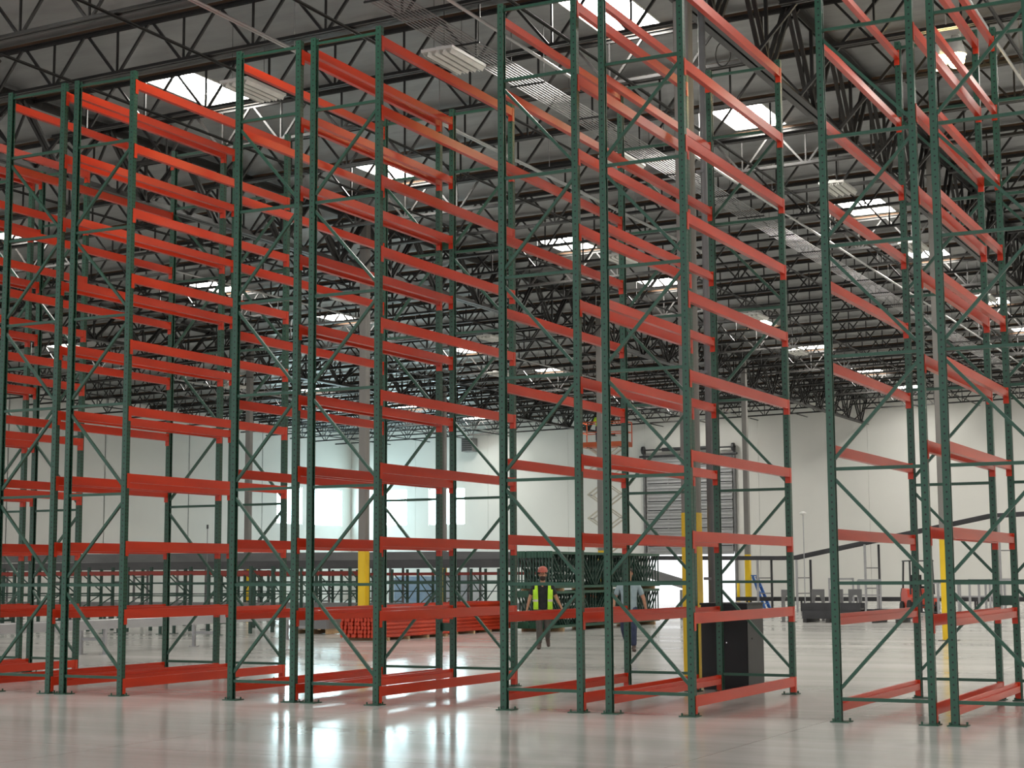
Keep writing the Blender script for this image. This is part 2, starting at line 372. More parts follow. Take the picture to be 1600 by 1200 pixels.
# ---- roof girders along the rows, joists across them
ZGB = 10.2
def girder(x, y0, y1):
    t = thing('roof_girder', 'deep black steel roof girder over the column line %s' % GN[x], 'girder', (x, y0, 0), 0, 'roof girders %s' % GN[x])
    zt = ztop(x) - .07; Lg = y1 - y0
    for nm, z in (('top_chord', zt), ('bottom_chord', ZGB)):
        mb = MB()
        for s in (-1, 1):
            mb.b2((s*.02, 0, z-.07), (s*.035, Lg, z+.07)); e = .07 if nm == 'top_chord' else -.07
            mb.b2((s*.02, 0, z+e-.008), (s*.14, Lg, z+e+.008))
        mb.build(nm, M['steel'], t)
    n = max(2, round(Lg/2.6)); p = Lg/n
    for k in range(n):
        yb_ = (k+.5)*p
        for ya in (k*p, (k+1)*p):
            mb = MB()
            for s in (-1, 1): mb.bar((s*.055, yb_ + (ya-yb_)*.05, ZGB), (s*.055, ya - (ya-yb_)*.05, zt), .055, .07, (1, 0, 0))
            mb.build('web_member', M['steel'], t)
        mb = MB(); mb.bar((0, yb_, ZGB), (0, yb_, zt), .06, .06); mb.build('web_post', M['steel'], t)
    return t
GY = [6.05] + COLY + [WY-.05]
for x in GIRX[:3]:
    for y0, y1 in zip(GY[:-1], GY[1:]):
        girder(x, y0 + .0, y1 - .0)

DJ = .83; P0 = 1.47; PP = 1.53
def joist_meshes(Lb):
    def Z(x): return SL*x
    d = {}
    for nm, z0 in (('top_chord', 0.0), ('bottom_chord', -DJ)):
        mb = MB(); e0, e1 = (0.02, Lb-.02) if nm == 'top_chord' else (.55, Lb-.55)
        for s in (-1, 1):
            mb.bar((e0, s*.022, Z(e0)+z0), (e1, s*.022, Z(e1)+z0), .014, .075)
            zz = .03 if nm == 'top_chord' else -.03
            mb.bar((e0, s*.045, Z(e0)+z0+zz), (e1, s*.045, Z(e1)+z0+zz), .06, .014)
        d[nm] = mb.mesh('joist_'+nm, M['steel'])
    d['nailer'] = MB().bar((.02, 0, Z(.02)+.068), (Lb-.02, 0, Z(Lb-.02)+.068), .11, .06).mesh('joist_nailer', M['wood'])
    mem = []
    n = int((Lb - P0)/PP) + 1
    for k in range(n):
        xb_ = P0 + PP*k
        if xb_ > Lb - .4: break
        a = max(.1, xb_-PP/2); b = min(Lb-.1, xb_+PP/2)
        mem.append(((xb_-.05, 0, Z(xb_)-DJ), (a+.04, 0, Z(a)), .045))
        mem.append(((xb_+.05, 0, Z(xb_)-DJ), (b-.04, 0, Z(b)), .045))
        mem.append(((xb_, 0, Z(xb_)-DJ), (xb_, 0, Z(xb_)), .034))
    mb = MB()
    for p, q, w_ in mem: mb.bar(p, q, w_, w_, (0, 1, 0))
    d['web'] = mb.mesh('joist_web', M['steel']); d['mem'] = mem
    mp = []
    for p, q, w_ in mem[:3]:
        mp.append(MB().bar((0, 0, 0), Vector(q)-Vector(p), w_, w_, (0, 1, 0)).mesh('web_member', M['steel']))
    d['mp'] = mp
    return d
BAYS = [(WX+.05, -40.15), (-40.15, -24.3), (-24.3, -8.45), (-8.45, 7.4)]
jm = {}
for x0, x1 in BAYS:
    k = round(x1-x0, 2)
    if k not in jm: jm[k] = joist_meshes(x1-x0)
    d = jm[k]
    for y in JY:
        # leave out joists that stand wholly outside the view
        if x0 < -30 and y < 14: continue
        near = (y < 34 and x0 > -30)
        t = thing('roof_joist', 'black open-web steel roof joist in the bay %s' % BN[round(x0, 2)], 'joist', (x0, y, ztop(x0) - .04), 0, 'roof joists %s' % BN[round(x0, 2)])
        put(d['top_chord'], 'top_chord', t); put(d['bottom_chord'], 'bottom_chord', t); put(d['nailer'], 'nailer', t)
        if near:
            for i, (p, q, w_) in enumerate(d['mem']):
                put(d['mp'][i % 3] if i > 2 or True else None, 'web_member', t, p)
        else:
            put(d['web'], 'web', t)
# knee braces from girder to joist
kb = {}
for gx in GIRX[:3]:
    for s in (-1, 1):
        v = Vector((s*1.5, 0, ztop(gx+s*1.5)-.1-ZGB))
        kb[(gx, s)] = MB().bar((0, 0, 0), v, .055, .055, (0, 1, 0)).mesh('knee_brace', M['steel'])
    for i, y in enumerate(JY):
        for s in (-1, 1):
            if (s < 0 and gx < -40) or (gx > -9 and 38 < y < 39.5): continue
            tag(put(kb[(gx, s)], 'knee_brace', None, (gx + s*.04, y+.08, ZGB)), 'slanting black knee brace on the roof girder %s' % GN[gx], 'brace', 'knee braces %s' % GN[gx])
# bridging along the building at the joist bottom chords
for x0, x1 in BAYS:
    n = 5
    for k in range(1, n):
        x = x0 + 3.65 + (k-1)*3.0
        if x > x1 - 1: continue
        z = ztop(x) - DJ - .11
        y0 = 18.1 if x > -26 else 20.6
        o = MB().b2((-.03, 0, -.004), (.03, WY-1-y0, .004)).b2((-.03, 0, -.03), (-.022, WY-1-y0, .03)).build('bridging_bar', M['steel'], None, (x, y0, z))
        tag(o, 'long thin black bridging bar under the joists %s' % BN[round(x0, 2)], 'bar', 'bridging bars %s' % BN[round(x0, 2)])

# ---- pipes and conduits hung under the roof
t = thing('conduit_rack', 'broad bundle of parallel silver conduits hung under the roof joists', 'conduits', (-13.2, 17.8, 10.74))
cmh = MB().tube([(0, 0, 0), (0, 60, 0)], .013, 6).mesh('conduit', M['conduit'], True)
for k in range(10): put(cmh, 'conduit', t, (-.30 + .068*k, 0, .0))
hm = MB().box((0, 0, -.027), (.72, .025, .03)); hm.tube([(-.34, 0, -.04), (-.34, 0, 1.175)], .006, 5); hm.tube([(.34, 0, -.04), (.34, 0, 1.18)], .006, 5)
hm = hm.mesh('trapeze_hanger', M['steel'])
for k in range(23): put(hm, 'trapeze_hanger', t, (0, 1.2 + 2.6*k, 0))
for x, y0, y1, z, r, lab in ((-12.3, 17, 90, 10.72, .03, 'single silver sprinkler pipe parallel to the conduit bundle'),
                             (-16.0, 17, 44, 10.74, .022, 'thin silver conduit pair hung under the joists alone'),
                             (-30.2, 30, 90, 10.5, .03, 'grey sprinkler pipe under the far roof between columns'),
                             (-45.5, 42, 90, 10.2, .03, 'grey sprinkler pipe under the roof toward the windowed wall'),
                             (-5.0, 20, 70, 10.9, .03, 'grey sprinkler pipe over the last rack row')):
    t = thing('sprinkler_pipe', lab, 'pipe', (x, y0, z))
    MB().tube([(0, 0, 0), (0, y1-y0, 0)], r, 8).build('pipe', M['galv'], t, smooth=True)
    if lab.startswith('thin'): MB().tube([(.07, 0, 0), (.07, y1-y0, 0)], r, 8).build('pipe', M['galv'], t, smooth=True)
    hg = MB().box((0, 0, (zdeck(x)-z)/2), (.014, .014, zdeck(x)-z+.01)).mesh('hanger', M['galv'])
    for k in range(int((y1-y0)/5.2)): put(hg, 'hanger', t, (0, 1+5.2*k, 0))

# ---- high-bay lights
def fixture(x, y, z, lit=False, far=False):
    lab = 'lit high-bay lamp glowing warm white above the last rack row' if lit else 'white louvred high-bay light fixture hanging unlit under the roof'
    z2 = min(z, ztop(x) - 1.12)
    k_ = (z2-CAMH)/(z-CAMH); x, y, z = x*k_, y*k_, z2
    t = thing('high_bay_light', lab, 'light fixture', (x, y, z), 0, None if lit else 'unlit high-bay lights')
    MB().box((0, 0, .05), (.62, 1.25, .05)).box((0, 0, .10), (.16, 1.0, .06)).build('housing', M['white'], t)
    for k in range(4):
        xx = -.225 + .15*k
        MB().prism([(xx-.07, .02), (xx-.03, -.05), (xx-.024, -.05), (xx-.055, .03)], 'y', -.6, .6).prism([(xx+.07, .02), (xx+.03, -.05), (xx+.024, -.05), (xx+.055, .03)], 'y', -.6, .6).build('reflector', M['white'], t)
        MB().tube([(xx, -.55, -.005), (xx, .55, -.005)], .013, 6).build('tube_lamp', M['lamp'] if lit else M['white'], t)
    for s in (-1, 1): MB().tube([(-.12, s*.5, .06), (-.12, s*.5, zdeck(x-.12)-z)], .005, 4).build('hanger_wire', M['steel'], t)
    return t
fixture(-13.5, 24.48, 10.55); fixture(-18.25, 25.1, 10.85)
for x, y in ((-10.4, 38.0), (-10.45, 46.0), (-18.5, 43.7), (-14, 33.2), (-28.2, 44), (-28.2, 54), (-18.5, 56), (-10.4, 56), (-33, 64), (-46, 62), (-20, 66)): fixture(x, y, 10.75 if x > -25 else 10.4)
t = thing('high_bay_lamp', 'lit pair of warm high-bay lamps glowing above the last rack row', 'lamp', (-5.88, 29.0, 10.78))
for dx in (-.16, .16):
    MB().lathe([(.06, .36), (.10, .30), (.15, .12), (.19, 0), (.18, 0), (.14, .12), (.09, .29), (.05, .33)], (dx, 0, 0), 16).build('reflector', M['white'], t, smooth=True)
    MB().lathe([(.03, -.24), (.10, -.21), (.15, -.12), (.16, -.02), (.12, .08), (.03, .12)], (dx, 0, 0), 14).build('bulb', M['lamp'], t, smooth=True)
MB().box((0, 0, .42), (.5, .16, .12)).tube([(0, 0, .45), (0, 0, 1.25)], .012, 6).build('ballast_box', M['white'], t)
# loop of cable
lp = MB().tube([(.0 + .14*math.cos(a), .0, .22*math.sin(a)) for a in [2*PI*k/24 for k in range(25)]] , .012, 6)
lp.tube([(0, 0, .22), (.02, 0, .6), (-.05, 0, 1.28)], .009, 5)
tag(lp.build('cable_loop', M['steel'], None, (-9.32, 26.75, 10.7)), 'black cable coiled in a loop hanging from the roof', 'cable')
# heater on end wall
t = thing('unit_heater', 'grey boxy unit heater hung high on the end wall', 'heater', (-50.15, WY-.55, 9.5))
MB().box((0, 0, .45), (.8, .7, .88)).build('casing', M['heater'], t)
for k in range(6): MB().box((0, -.37, .12+.13*k), (.7, .05, .06)).build('louvre', M['charcoal'], t)
for s in (-1, 1): MB().tube([(s*.3, 0, .88), (s*.3, 0, 1.83)], .012, 5).build('hanger_rod', M['steel'], t)

# ------------------------------------------------------------------ pallet racks
Y0, BAY, HT = 17.30, 3.709, 8.53
LEV = [.224 + .909*k for k in range(10)]
STR = [.24 + 1.22*k for k in range(7)] + [8.45]
a_, t_, l_ = .038, .004, .020
prof = [(-a_, -a_), (a_, -a_), (a_, -a_+l_), (a_-t_, -a_+l_), (a_-t_, -a_+t_), (-a_+t_, -a_+t_), (-a_+t_, a_-t_), (a_-t_, a_-t_), (a_-t_, a_-l_), (a_, a_-l_), (a_, a_), (-a_, a_)]
upm = {-1: MB().prism(prof, 'z', .01, HT).mesh('upright', M['green_p']), 1: MB().prism([(-u, v) for u, v in prof][::-1], 'z', .01, HT).mesh('upright', M['green_p'])}
bp = MB().box((0, 0, .006), (.2, .19, .012))
for s in (-1, 1): bp.tube([(s*.075, s*.06, .012), (s*.075, s*.06, .04)], .011, 6)
bpm = bp.mesh('base_plate', M['green'])
def beam_mesh(Lb, mat):
    # outer (aisle) face at +x; step cut on the inside, y from 0 to Lb
    p = [(.041, 0), (.006, 0), (.006, -.042), (-.024, -.042), (-.024, -.118), (.041, -.118)]
    mb = MB(); n = len(p); r = .006
    return mb.prism(p, 'y', 0, Lb)
YB0, YB1 = Y0 + .042, Y0 + BAY - .042
bmesh_r = beam_mesh(YB1-YB0, None).mesh('beam', M['orange'])
b2_ = beam_mesh(YB1-YB0, None); b2_.v = [(-x, y, z) for x, y, z in b2_.v]; b2_.f = [f[::-1] for f in b2_.f]
bmesh_l = b2_.mesh('beam', M['orange'])
def conn_mesh(s, e):
    mb = MB(); yy = 0
    mb.b2((s*.043, yy, .004), (s*(-.024), yy+e*.006, -.196))
    mb.b2((s*.040, yy+e*.006, .004), (s*.045, yy-e*.052, -.196))
    return mb.mesh('end_connector', M['orange'])
conm = {(s, e): conn_mesh(s, e) for s in (-1, 1) for e in (-1, 1)}
def rack(label, xl, xr, left_half):
    t = thing('pallet_rack', label, 'rack', ((xl+xr)/2, Y0, 0), 0, 'tall pallet racks in double rows')
    W = (xr-xl)/2
    st = MB().b2((-W+.03, -.018, -.018), (W-.03, .018, .018)).mesh('horizontal_brace', M['green'])
    dz = STR[1]-STR[0]
    dm = {}
    for s in (1, -1):
        dm[s] = MB().bar((-W+.034, 0, 0 if s > 0 else dz-.22), (W-.034, 0, dz-.22 if s > 0 else 0), .034, .036, (0, 1, 0)).mesh('diagonal_brace', M['green'])
    for fy in (0, BAY):
        for s in (-1, 1):
            u = put(upm[s], 'upright', t, (s*W, fy, 0)); put(bpm, 'base_plate', u, (-s*.03, 0, 0), (0, 0, 0 if s > 0 else PI))
        for z in STR: put(st, 'horizontal_brace', t, (0, fy, z))
        for k in range(6):
            # in a right half the top panel slants down to the left, then alternates
            rising = (k % 2 == 1)
            if left_half: rising = not rising
            put(dm[1 if rising else -1], 'diagonal_brace', t, (0, fy, STR[k]+.11))
    for s in (-1, 1):
        for z in LEV:
            b = put(bmesh_r if s > 0 else bmesh_l, 'beam', t, (s*W, .042, z))
            put(conm[(s, 1)], 'end_connector', b, (0, -.002, 0)); put(conm[(s, -1)], 'end_connector', b, (0, YB1-YB0+.002, 0))
    return t
ROWS = [
 (-20.915, -19.92, True, 'tall green and orange rack beside the roller conveyor, half toward the windowed side wall'),
 (-19.685, -18.69, False, 'tall green and orange rack beside the roller conveyor, half away from the windowed side wall'),
 (-16.838, -15.843, True, 'tall rack two aisles from the black cabinet row, half toward the roller conveyor'),
 (-15.596, -14.597, False, 'tall rack two aisles from the black cabinet row, half away from the roller conveyor'),
 (-12.798, -11.843, True, 'tall rack before the stacked orange beams, half toward the windowed side wall'),
 (-11.61, -10.622, False, 'tall rack before the stacked orange beams, half facing the aisle of the walking man'),
 (-8.874, -7.891, True, 'tall rack in the black cabinet row, half facing the walking man in lime vest'),
 (-7.533, -6.538, False, 'tall rack standing right before the black cabinet'),
 (-4.894, -3.898, True, 'tall rack in the row past the black cabinet, half facing the cabinet row'),
 (-3.672, -2.675, False, 'tall rack in the row past the black cabinet, half farthest from the cabinet')]
for xl, xr, lh, lab in ROWS: rack(lab, xl, xr, lh)
# row spacers joining backs of double rows
for (xa, xb2), nm, zz in (((-11.843, -11.61), 'stacked orange beams', (.82, 6.46)), ((-3.898, -3.672), 'row past the black cabinet', (1.22, 6.53)), ((-15.843, -15.596), 'row next to the roller conveyor row', (1.04, 5.93)), ((-7.891, -7.533), 'black cabinet row', (.99, 5.28)), ((-19.92, -19.685), 'roller conveyor row', (.99, 6.34))):
    for z, w_ in zip(zz, ('low', 'high')):
        t = thing('row_spacer', 'short green spacer bolted %s between back-to-back racks, %s' % (w_, nm), 'spacer', ((xa+xb2)/2, Y0+BAY, z))
        h = (xb2-xa)/2 - .0405; hh = .06 if nm.startswith(('stacked', 'row past')) else .045
        MB().box((0, .016, 0), (2*h, .004, 2*hh)).box((0, .026, hh-.002), (2*h, .02, .004)).box((0, .026, -hh+.002), (2*h, .02, .004)).build('channel', M['green'], t)
        for s in (-1, 1): MB().box((s*h, .026, 0), (.006, .023, 2*hh+.03)).build('end_plate', M['green'], t)

# ------------------------------------------------------------------ stacked orange beams on the floor
stk = MB().prism([(.012, .096), (-.006, .096), (-.006, .06), (-.034, .06), (-.034, 0), (.012, 0), (.008, .018), (.038, .022), (.038, .076), (.008, .080)], 'y', 0, 3.62)
for e in (0, 3.62): stk.b2((-.034, e-.004, .008), (.03, e+.004, .088))
skm = stk.mesh('stock_beam', M['orange2'])
for bi, (bx, by, lab) in enumerate(((-21.0, 34.3, 'loose orange rack beam in the stack behind the middle racks, windowed-wall bundle'), (-21.35, 38.4, 'loose orange rack beam in the stack end-on to the green frames'))):
    for lay in range(8):
        for c in range(12):
            if lay == 7 and c > 9 and bi == 0: continue
            o = put(skm, 'stock_beam', None, (bx - c*.098 + random.uniform(-.012, .012), by + random.uniform(-.03, .03), .07 + lay*.0958))
            tag(o, lab, 'beam', 'stacked orange beams bundle %s' % ('nearer the racks' if bi == 0 else 'nearer the green frames'))
    for k in range(4):
        o = MB().box((-.54, 0, .035), (1.2, .10, .07)).build('timber_bearer', M['paleWood'], None, (bx, by+.35+.97*k, 0))
        tag(o, 'wooden bearer under the stacked orange beams', 'timber', 'bearers under the orange beams')

# ------------------------------------------------------------------ bundle of green frames on edge, two tiers
FL = 8.0
def stock_frame_meshes():
    ch = MB().prism([(-.036, -.036), (.036, -.036), (.036, .036), (.03, .036), (.03, -.03), (-.03, -.03), (-.03, .036), (-.036, .036)], 'y', 0, FL).mesh('upright', M['green'])
    br = MB(); n = 8; p = FL/n
    for k in range(n+1): br.bar((0, .05 + k*(FL-.1)/n, .03), (0, .05 + k*(FL-.1)/n, 1.0), .03, .035)
    for k in range(n):
        a, b = (.08, .95) if k % 2 else (.95, .08)
        br.bar((0, .08+k*p, a), (0, -.08+(k+1)*p, b), .03, .035, (1, 0, 0))
    return ch, br.mesh('bracing', M['dgreen'])  # bracing coloured darker to stand in for shade between the bundled frames
sch, sbr = stock_frame_meshes()
spl = MB().box((0, 0, 0), (.085, .012, .19)).mesh('foot_plate', M['green'])
for tier in range(2):
    for k in range(13):
        t = thing('stock_frame', 'green rack frame on edge in the %s tier of the frame bundle' % ('upper' if tier else 'lower'), 'rack frame', (-19.72 - k*.092, 41.3 + random.uniform(-.03, .03), .10 + tier*1.10), 0, 'bundled green frames, %s tier' % ('upper' if tier else 'lower'))
        put(sch, 'upright', t, (0, 0, .036)); put(sch, 'upright', t, (0, 0, .985), (0, PI, 0)); put(sbr, 'bracing', t)
        put(spl, 'foot_plate', t, (0, -.006, .08)); put(spl, 'foot_plate', t, (0, -.006, .94))
for z in (.05, 1.165):
    for y in (41.9, 45.3, 48.7):
        o = MB().box((0, 0, 0), (1.3, .10, .10 if z < 1 else .081)).build('timber_bearer', M['paleWood'], None, (-20.27, y, z if z < 1 else 1.1605))
        tag(o, 'wooden bearer between the tiers of green frames', 'timber', 'bearers under the green frames')

# ------------------------------------------------------------------ black cabinet
t = thing('cabinet', 'tall black steel cabinet standing behind the racks by a yellow column', 'cabinet', (-7.30, 21.42, 0), 0); t.scale = (.76, .76, .86)
MB().b2((-.86, .02, .05), (0, .92, 1.33)).build('body', M['black'], t)
MB().b2((-.88, 0, 1.33), (.02, .94, 1.36)).build('top', M['black'], t)
MB().b2((-.84, .04, 0), (-.02, .9, .05)).build('plinth', M['black'], t)
for a, b in ((-.855, -.435), (-.425, -.005)):
    d = MB().b2((a, 0, .07), (b, .02, 1.31)).build('door', M['black'], t)
    MB().tube([(b-.05 if a < -.5 else a+.05, -.012, .74), (b-.05 if a < -.5 else a+.05, .0, .74)], .012, 8).build('knob', M['chrome'], d)
s = MB().b2((0, .03, .06), (.012, .91, 1.32)).build('side_panel', M['charcoal'], t)
MB().tube([(.012, .25, .8), (.022, .25, .8)], .012, 8).build('bolt', M['black'], s)

# ------------------------------------------------------------------ conveyors, left background
def roller_conveyor(name, label, p, q, z, w=.6, leg_every=3.2, side=.14, mat='convlight', rail=False, group=None, roll=True, legmat=None):
    p = Vector((*p, 0)); q = Vector((*q, 0)); Lc = (q-p).length; ang = math.atan2((q-p).y, (q-p).x)
    t = thing(name, label, 'conveyor', p, ang, group)
    for s in (-1, 1):
        MB().b2((0, s*w/2-.02*(s > 0)*0-.012, z-side), (Lc, s*w/2+.012, z)).build('side_channel', M[mat], t)
        if rail: MB().b2((0, s*w/2-.012, z+.06), (Lc, s*w/2+.012, z+.10)).build('guard_rail', M[mat], t)
    if roll:
        mb = MB(); n = int(Lc/.12)
        for k in range(n): mb.tube([(.06+k*Lc/n, -w/2, z-.035), (.06+k*Lc/n, w/2, z-.035)], .028, 6)
        r = mb.build('rollers', M['galv'], t); r['kind'] = 'stuff'
    else:
        MB().b2((0, -w/2, z-.06), (Lc, w/2, z-.03)).build('belt', M['rubber'], t)
    n = max(2, int(Lc/leg_every)+1)
    lm = MB()
    for s in (-1, 1): lm.b2((-.035, s*w/2-.03, 0), (.035, s*w/2+.03, z-side)); lm.b2((-.09, s*w/2-.08, 0), (.09, s*w/2+.08, .015))
    lm.b2((-.02, -w/2, z*.45-.03), (.02, w/2, z*.45+.03)); lm = lm.mesh('support', M[legmat or mat])
    for k in range(n): put(lm, 'support', t, (.3+(Lc-.6)*k/(n-1), 0, 0))
    return t
roller_conveyor('roller_conveyor', 'light grey roller conveyor on legs beyond the first tall rack row', (-22.7, 22.0), (-23.4, 34.6), .70, leg_every=3.3, side=.18)
roller_conveyor('roller_conveyor', 'dark grey roller conveyor under the low racks', (-45.5, 36.6), (-27.0, 36.6), .72, mat='convgrey', side=.2, leg_every=1.9, legmat='dgreen')
roller_conveyor('roller_conveyor', 'dark grey conveyor line behind the stacked orange beams', (-46, 48.0), (-23.5, 48.0), .66, mat='convgrey', side=.2, leg_every=2.3, legmat='convblack')
# elevated belt conveyor
def belt_bed(name, label, pts, w, h, mat, legs=(), legmat='convgrey', flip=1):
    t = thing(name, label, 'conveyor', pts[0][:2] + (0,))
    P = [Vector(p) - Vector((*pts[0][:2], 0)) for p in pts]
    for s in (-1, 1):
        mb = MB()
        for a, b in zip(P[:-1], P[1:]):
            d = (b-a); d.z = 0; n = Vector((-d.y, d.x, 0)).normalized()*(s*w/2); o = Vector((0, 0, h)); k = n.normalized()*.02
            vs_ = [a+n, b+n, b+n+o, a+n+o, a+n+k, b+n+k, b+n+k+o, a+n+k+o]
            mb.add(vs_, [(0,1,2,3),(7,6,5,4),(0,4,5,1),(3,2,6,7),(0,3,7,4),(1,5,6,2)])
        mb.build('side_guard', M[mat], t)
    mb = MB()
    for a, b in zip(P[:-1], P[1:]): mb.bar(a + Vector((0, 0, h*.5)), b + Vector((0, 0, h*.5)), w, .05)
    mb.build('belt', M['rubber'], t)
    for x, y, z in legs:
        mb = MB(); c = Vector((x, y, 0)) - Vector((*pts[0][:2], 0))
        d = (P[-1]-P[0]); d.z = 0; n = Vector((-d.y, d.x, 0)).normalized()*(w/2)
        for s in (-1, 1): mb.bar(c+n*s, c+n*s+Vector((0, 0, z)), .07)
        for zz in (z*.35, z*.75): mb.bar(c-n+Vector((0, 0, zz)), c+n+Vector((0, 0, zz)), .05)
        mb.build('support', M[legmat], t)
    return t
belt_bed('belt_conveyor', 'long dark grey elevated belt conveyor over the low racks', [(-52, 51.5, 1.86), (-24.5, 51.5, 1.84)],   .9, .30, 'convdark', [(-50+3.2*k, 51.5, 1.85) for k in range(8)])
belt_bed('belt_conveyor', 'light grey chute conveyor with a curved end sloping down to the dock door',
         [(-53, 53, 2.22), (-45, 53, 2.18), (-29, 53, 2.10), (-26.6, 53.1, 2.06), (-25.0, 53.3, 1.90), (-23.5, 53.6, 1.70), (-22.0, 54.0, 1.45), (-20.6, 54.6, .98)], .9, .34, 'convgrey', [(-51+3.6*k, 53, 2.1) for k in range(7)] + [(-22.4, 53.9, 1.5), (-20.8, 54.5, 1.03)])

# low racks under the conveyor
def low_rack(label, x, y, wbay, h, nb, vee):
    t = thing('low_rack', label, 'rack', (x, y, 0), 0)
    dep = 1.05
    um = MB().b2((-.038, -.038, 0), (.038, .038, h)).mesh('upright', M['dgreen_p'])
    for i in range(nb+1):
        for j in (0, dep):
            put(um, 'upright', t, (i*wbay, j, 0))
        mb = MB()
        for z in (.5, 1.05, 1.35): mb.bar((i*wbay, 0, z), (i*wbay, dep, z), .03)
        mb.bar((i*wbay, 0, .55), (i*wbay, dep, 1.0), .03); mb.bar((i*wbay, dep, 1.1), (i*wbay, 0, h-.1), .03)
        mb.build('bracing', M['dgreen'], t)
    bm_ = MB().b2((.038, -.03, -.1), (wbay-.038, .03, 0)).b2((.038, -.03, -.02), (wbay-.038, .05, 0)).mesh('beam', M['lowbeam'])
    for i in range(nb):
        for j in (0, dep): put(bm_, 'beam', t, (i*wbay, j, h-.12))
    # cross bars seen between the uprights
    mb = MB()
    for i in range(nb):
        for z in (1.02, 1.38): mb.bar((i*wbay, dep, z), ((i+1)*wbay, dep, z), .03)
        if vee: mb.bar((i*wbay+.05, dep, .75), ((i+.5)*wbay, dep, 1.35), .03); mb.bar(((i+.5)*wbay, dep, 1.35), ((i+1)*wbay-.05, dep, .75), .03)
    mb.build('back_bracing', M['dgreen'], t)
    return t
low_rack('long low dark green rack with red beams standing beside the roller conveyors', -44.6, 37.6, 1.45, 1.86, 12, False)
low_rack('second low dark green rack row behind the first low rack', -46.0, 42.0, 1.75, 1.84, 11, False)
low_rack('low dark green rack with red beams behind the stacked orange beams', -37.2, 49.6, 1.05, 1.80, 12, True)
# stretch-wrapped pallets
for x, y, w_, h, mt, lab in ((-33.2, 57, 1.5, 1.55, 'wrap', 'pale blue stretch-wrapped pallet load behind the low racks'),
                             (-31.2, 57.4, 1.2, 1.6, 'wrap2', 'grey stretch-wrapped pallet load beside the pale blue one'),
                             (-25.2, 38.2, 1.1, .45, 'convgrey', 'pallet of grey conveyor parts beside the stacked orange beams')):
    t = thing('wrapped_pallet', lab, 'pallet', (x, y, 0))
    mb = MB()
    for k in range(5): mb.box((-w_/2+.07+k*(w_-.14)/4, 0, .13), (.10, 1.1, .022))
    for k in (-1, 0, 1): mb.box((k*(w_/2-.06), 0, .06), (.09, 1.1, .10))
    mb.build('pallet', M['paleWood'], t)
    c = [(-w_/2+.03, -.5), (-w_/2+.08, -.55), (w_/2-.08, -.55), (w_/2-.03, -.5), (w_/2-.03, .5), (w_/2-.08, .55), (-w_/2+.08, .55), (-w_/2+.03, .5)]
    MB().prism(c, 'z', .142, h-.06).prism([(u*.94, v*.94) for u, v in c], 'z', h-.06, h).build('load', M[mt], t)
# tall thin pole
t = thing('marker_pole', 'very thin tall pole rising behind the low racks', 'pole', (-30.4, 39.8, 0))
MB().tube([(0, 0, 0), (0, 0, 3.05)], .012, 6).build('rod', M['convgrey'], t); MB().tube([(0, 0, 3.0), (0, 0, 3.12)], .03, 8).build('cap', M['convblack'], t); MB().lathe([(.18, 0), (.18, .02), (.03, .05)], n=12).build('foot', M['convgrey'], t)

# ------------------------------------------------------------------ right background: black inclined conveyor etc.
def incline():
    pts = [(-27.0, 67, 2.20), (-21.3, 67, 2.14), (-20.6, 67, 2.15), (-12.6, 67, 3.72), (-9.5, 67, 3.86)]
    t = belt_bed('inclined_conveyor', 'long black conveyor climbing on tall posts along the end wall', pts, .5, .17, 'convblack', [], 'convblack')
    for i, (x, z) in enumerate(((-22.2, 2.15), (-20.5, 2.15), (-17.6, 2.75), (-12.2, 3.75))):
        for k, (dx, mt) in enumerate(((0, 'convlight'), (.45, 'convblack'))):
            MB().bar((x+27.0+dx, .25*(1 if k else -1), 0), (x+27.0+dx, .25*(1 if k else -1), z), .08).build('post', M[mt], t)
        mb = MB()
        for zz in (z*.35, z*.65): mb.bar((x+27, -.25, zz), (x+27.45, .25, zz), .04)
        mb.build('tie_bar', M['convgrey'], t)
    return t
incline()
t = belt_bed('floor_conveyor', 'low black conveyor rail running level in front of the end wall', [(-23.5, 67.9, .42), (-9.0, 67.9, .42)], .5, .17, 'convblack', [(-23+2.4*k, 67.9, .42) for k in range(6)], 'convblack')
# grey support stands
def stand(x, y, w, h, rz, lab):
    t = thing('conveyor_stand', lab, 'stand', (x, y, 0), rz, 'loose grey conveyor stands')
    for s in (-1, 1): MB().bar((s*w/2, 0, 0), (s*w/2, 0, h), .07).build('post', M['convlight'], t); MB().box((s*w/2, 0, .01), (.2, .2, .02)).build('foot', M['convlight'], t)
    MB().bar((-w/2, 0, h-.04), (w/2, 0, h-.04), .07).bar((-w/2, 0, h*.55), (w/2, 0, h*.55), .05).build('crossbar', M['convlight'], t)
for x, y, w, h in ((-17.3, 62, .9, 1.4), (-16.2, 62, .8, 1.35), (-16.9, 64.4, .8, 1.3), (-12.7, 59.4, .75, 1.3), (-12.2, 60.6, .7, 1.3), (-11.5, 58.9, .7, 1.35), (-11.4, 61.2, .7, 1.3), (-10.9, 60, .7, 1.35), (-10.5, 61.4, .6, 1.3), (-13.4, 60.8, .6, 1.25)):
    stand(x, y, w, h, random.uniform(-.25, .25), 'grey H-shaped conveyor stand waiting near the forklift')
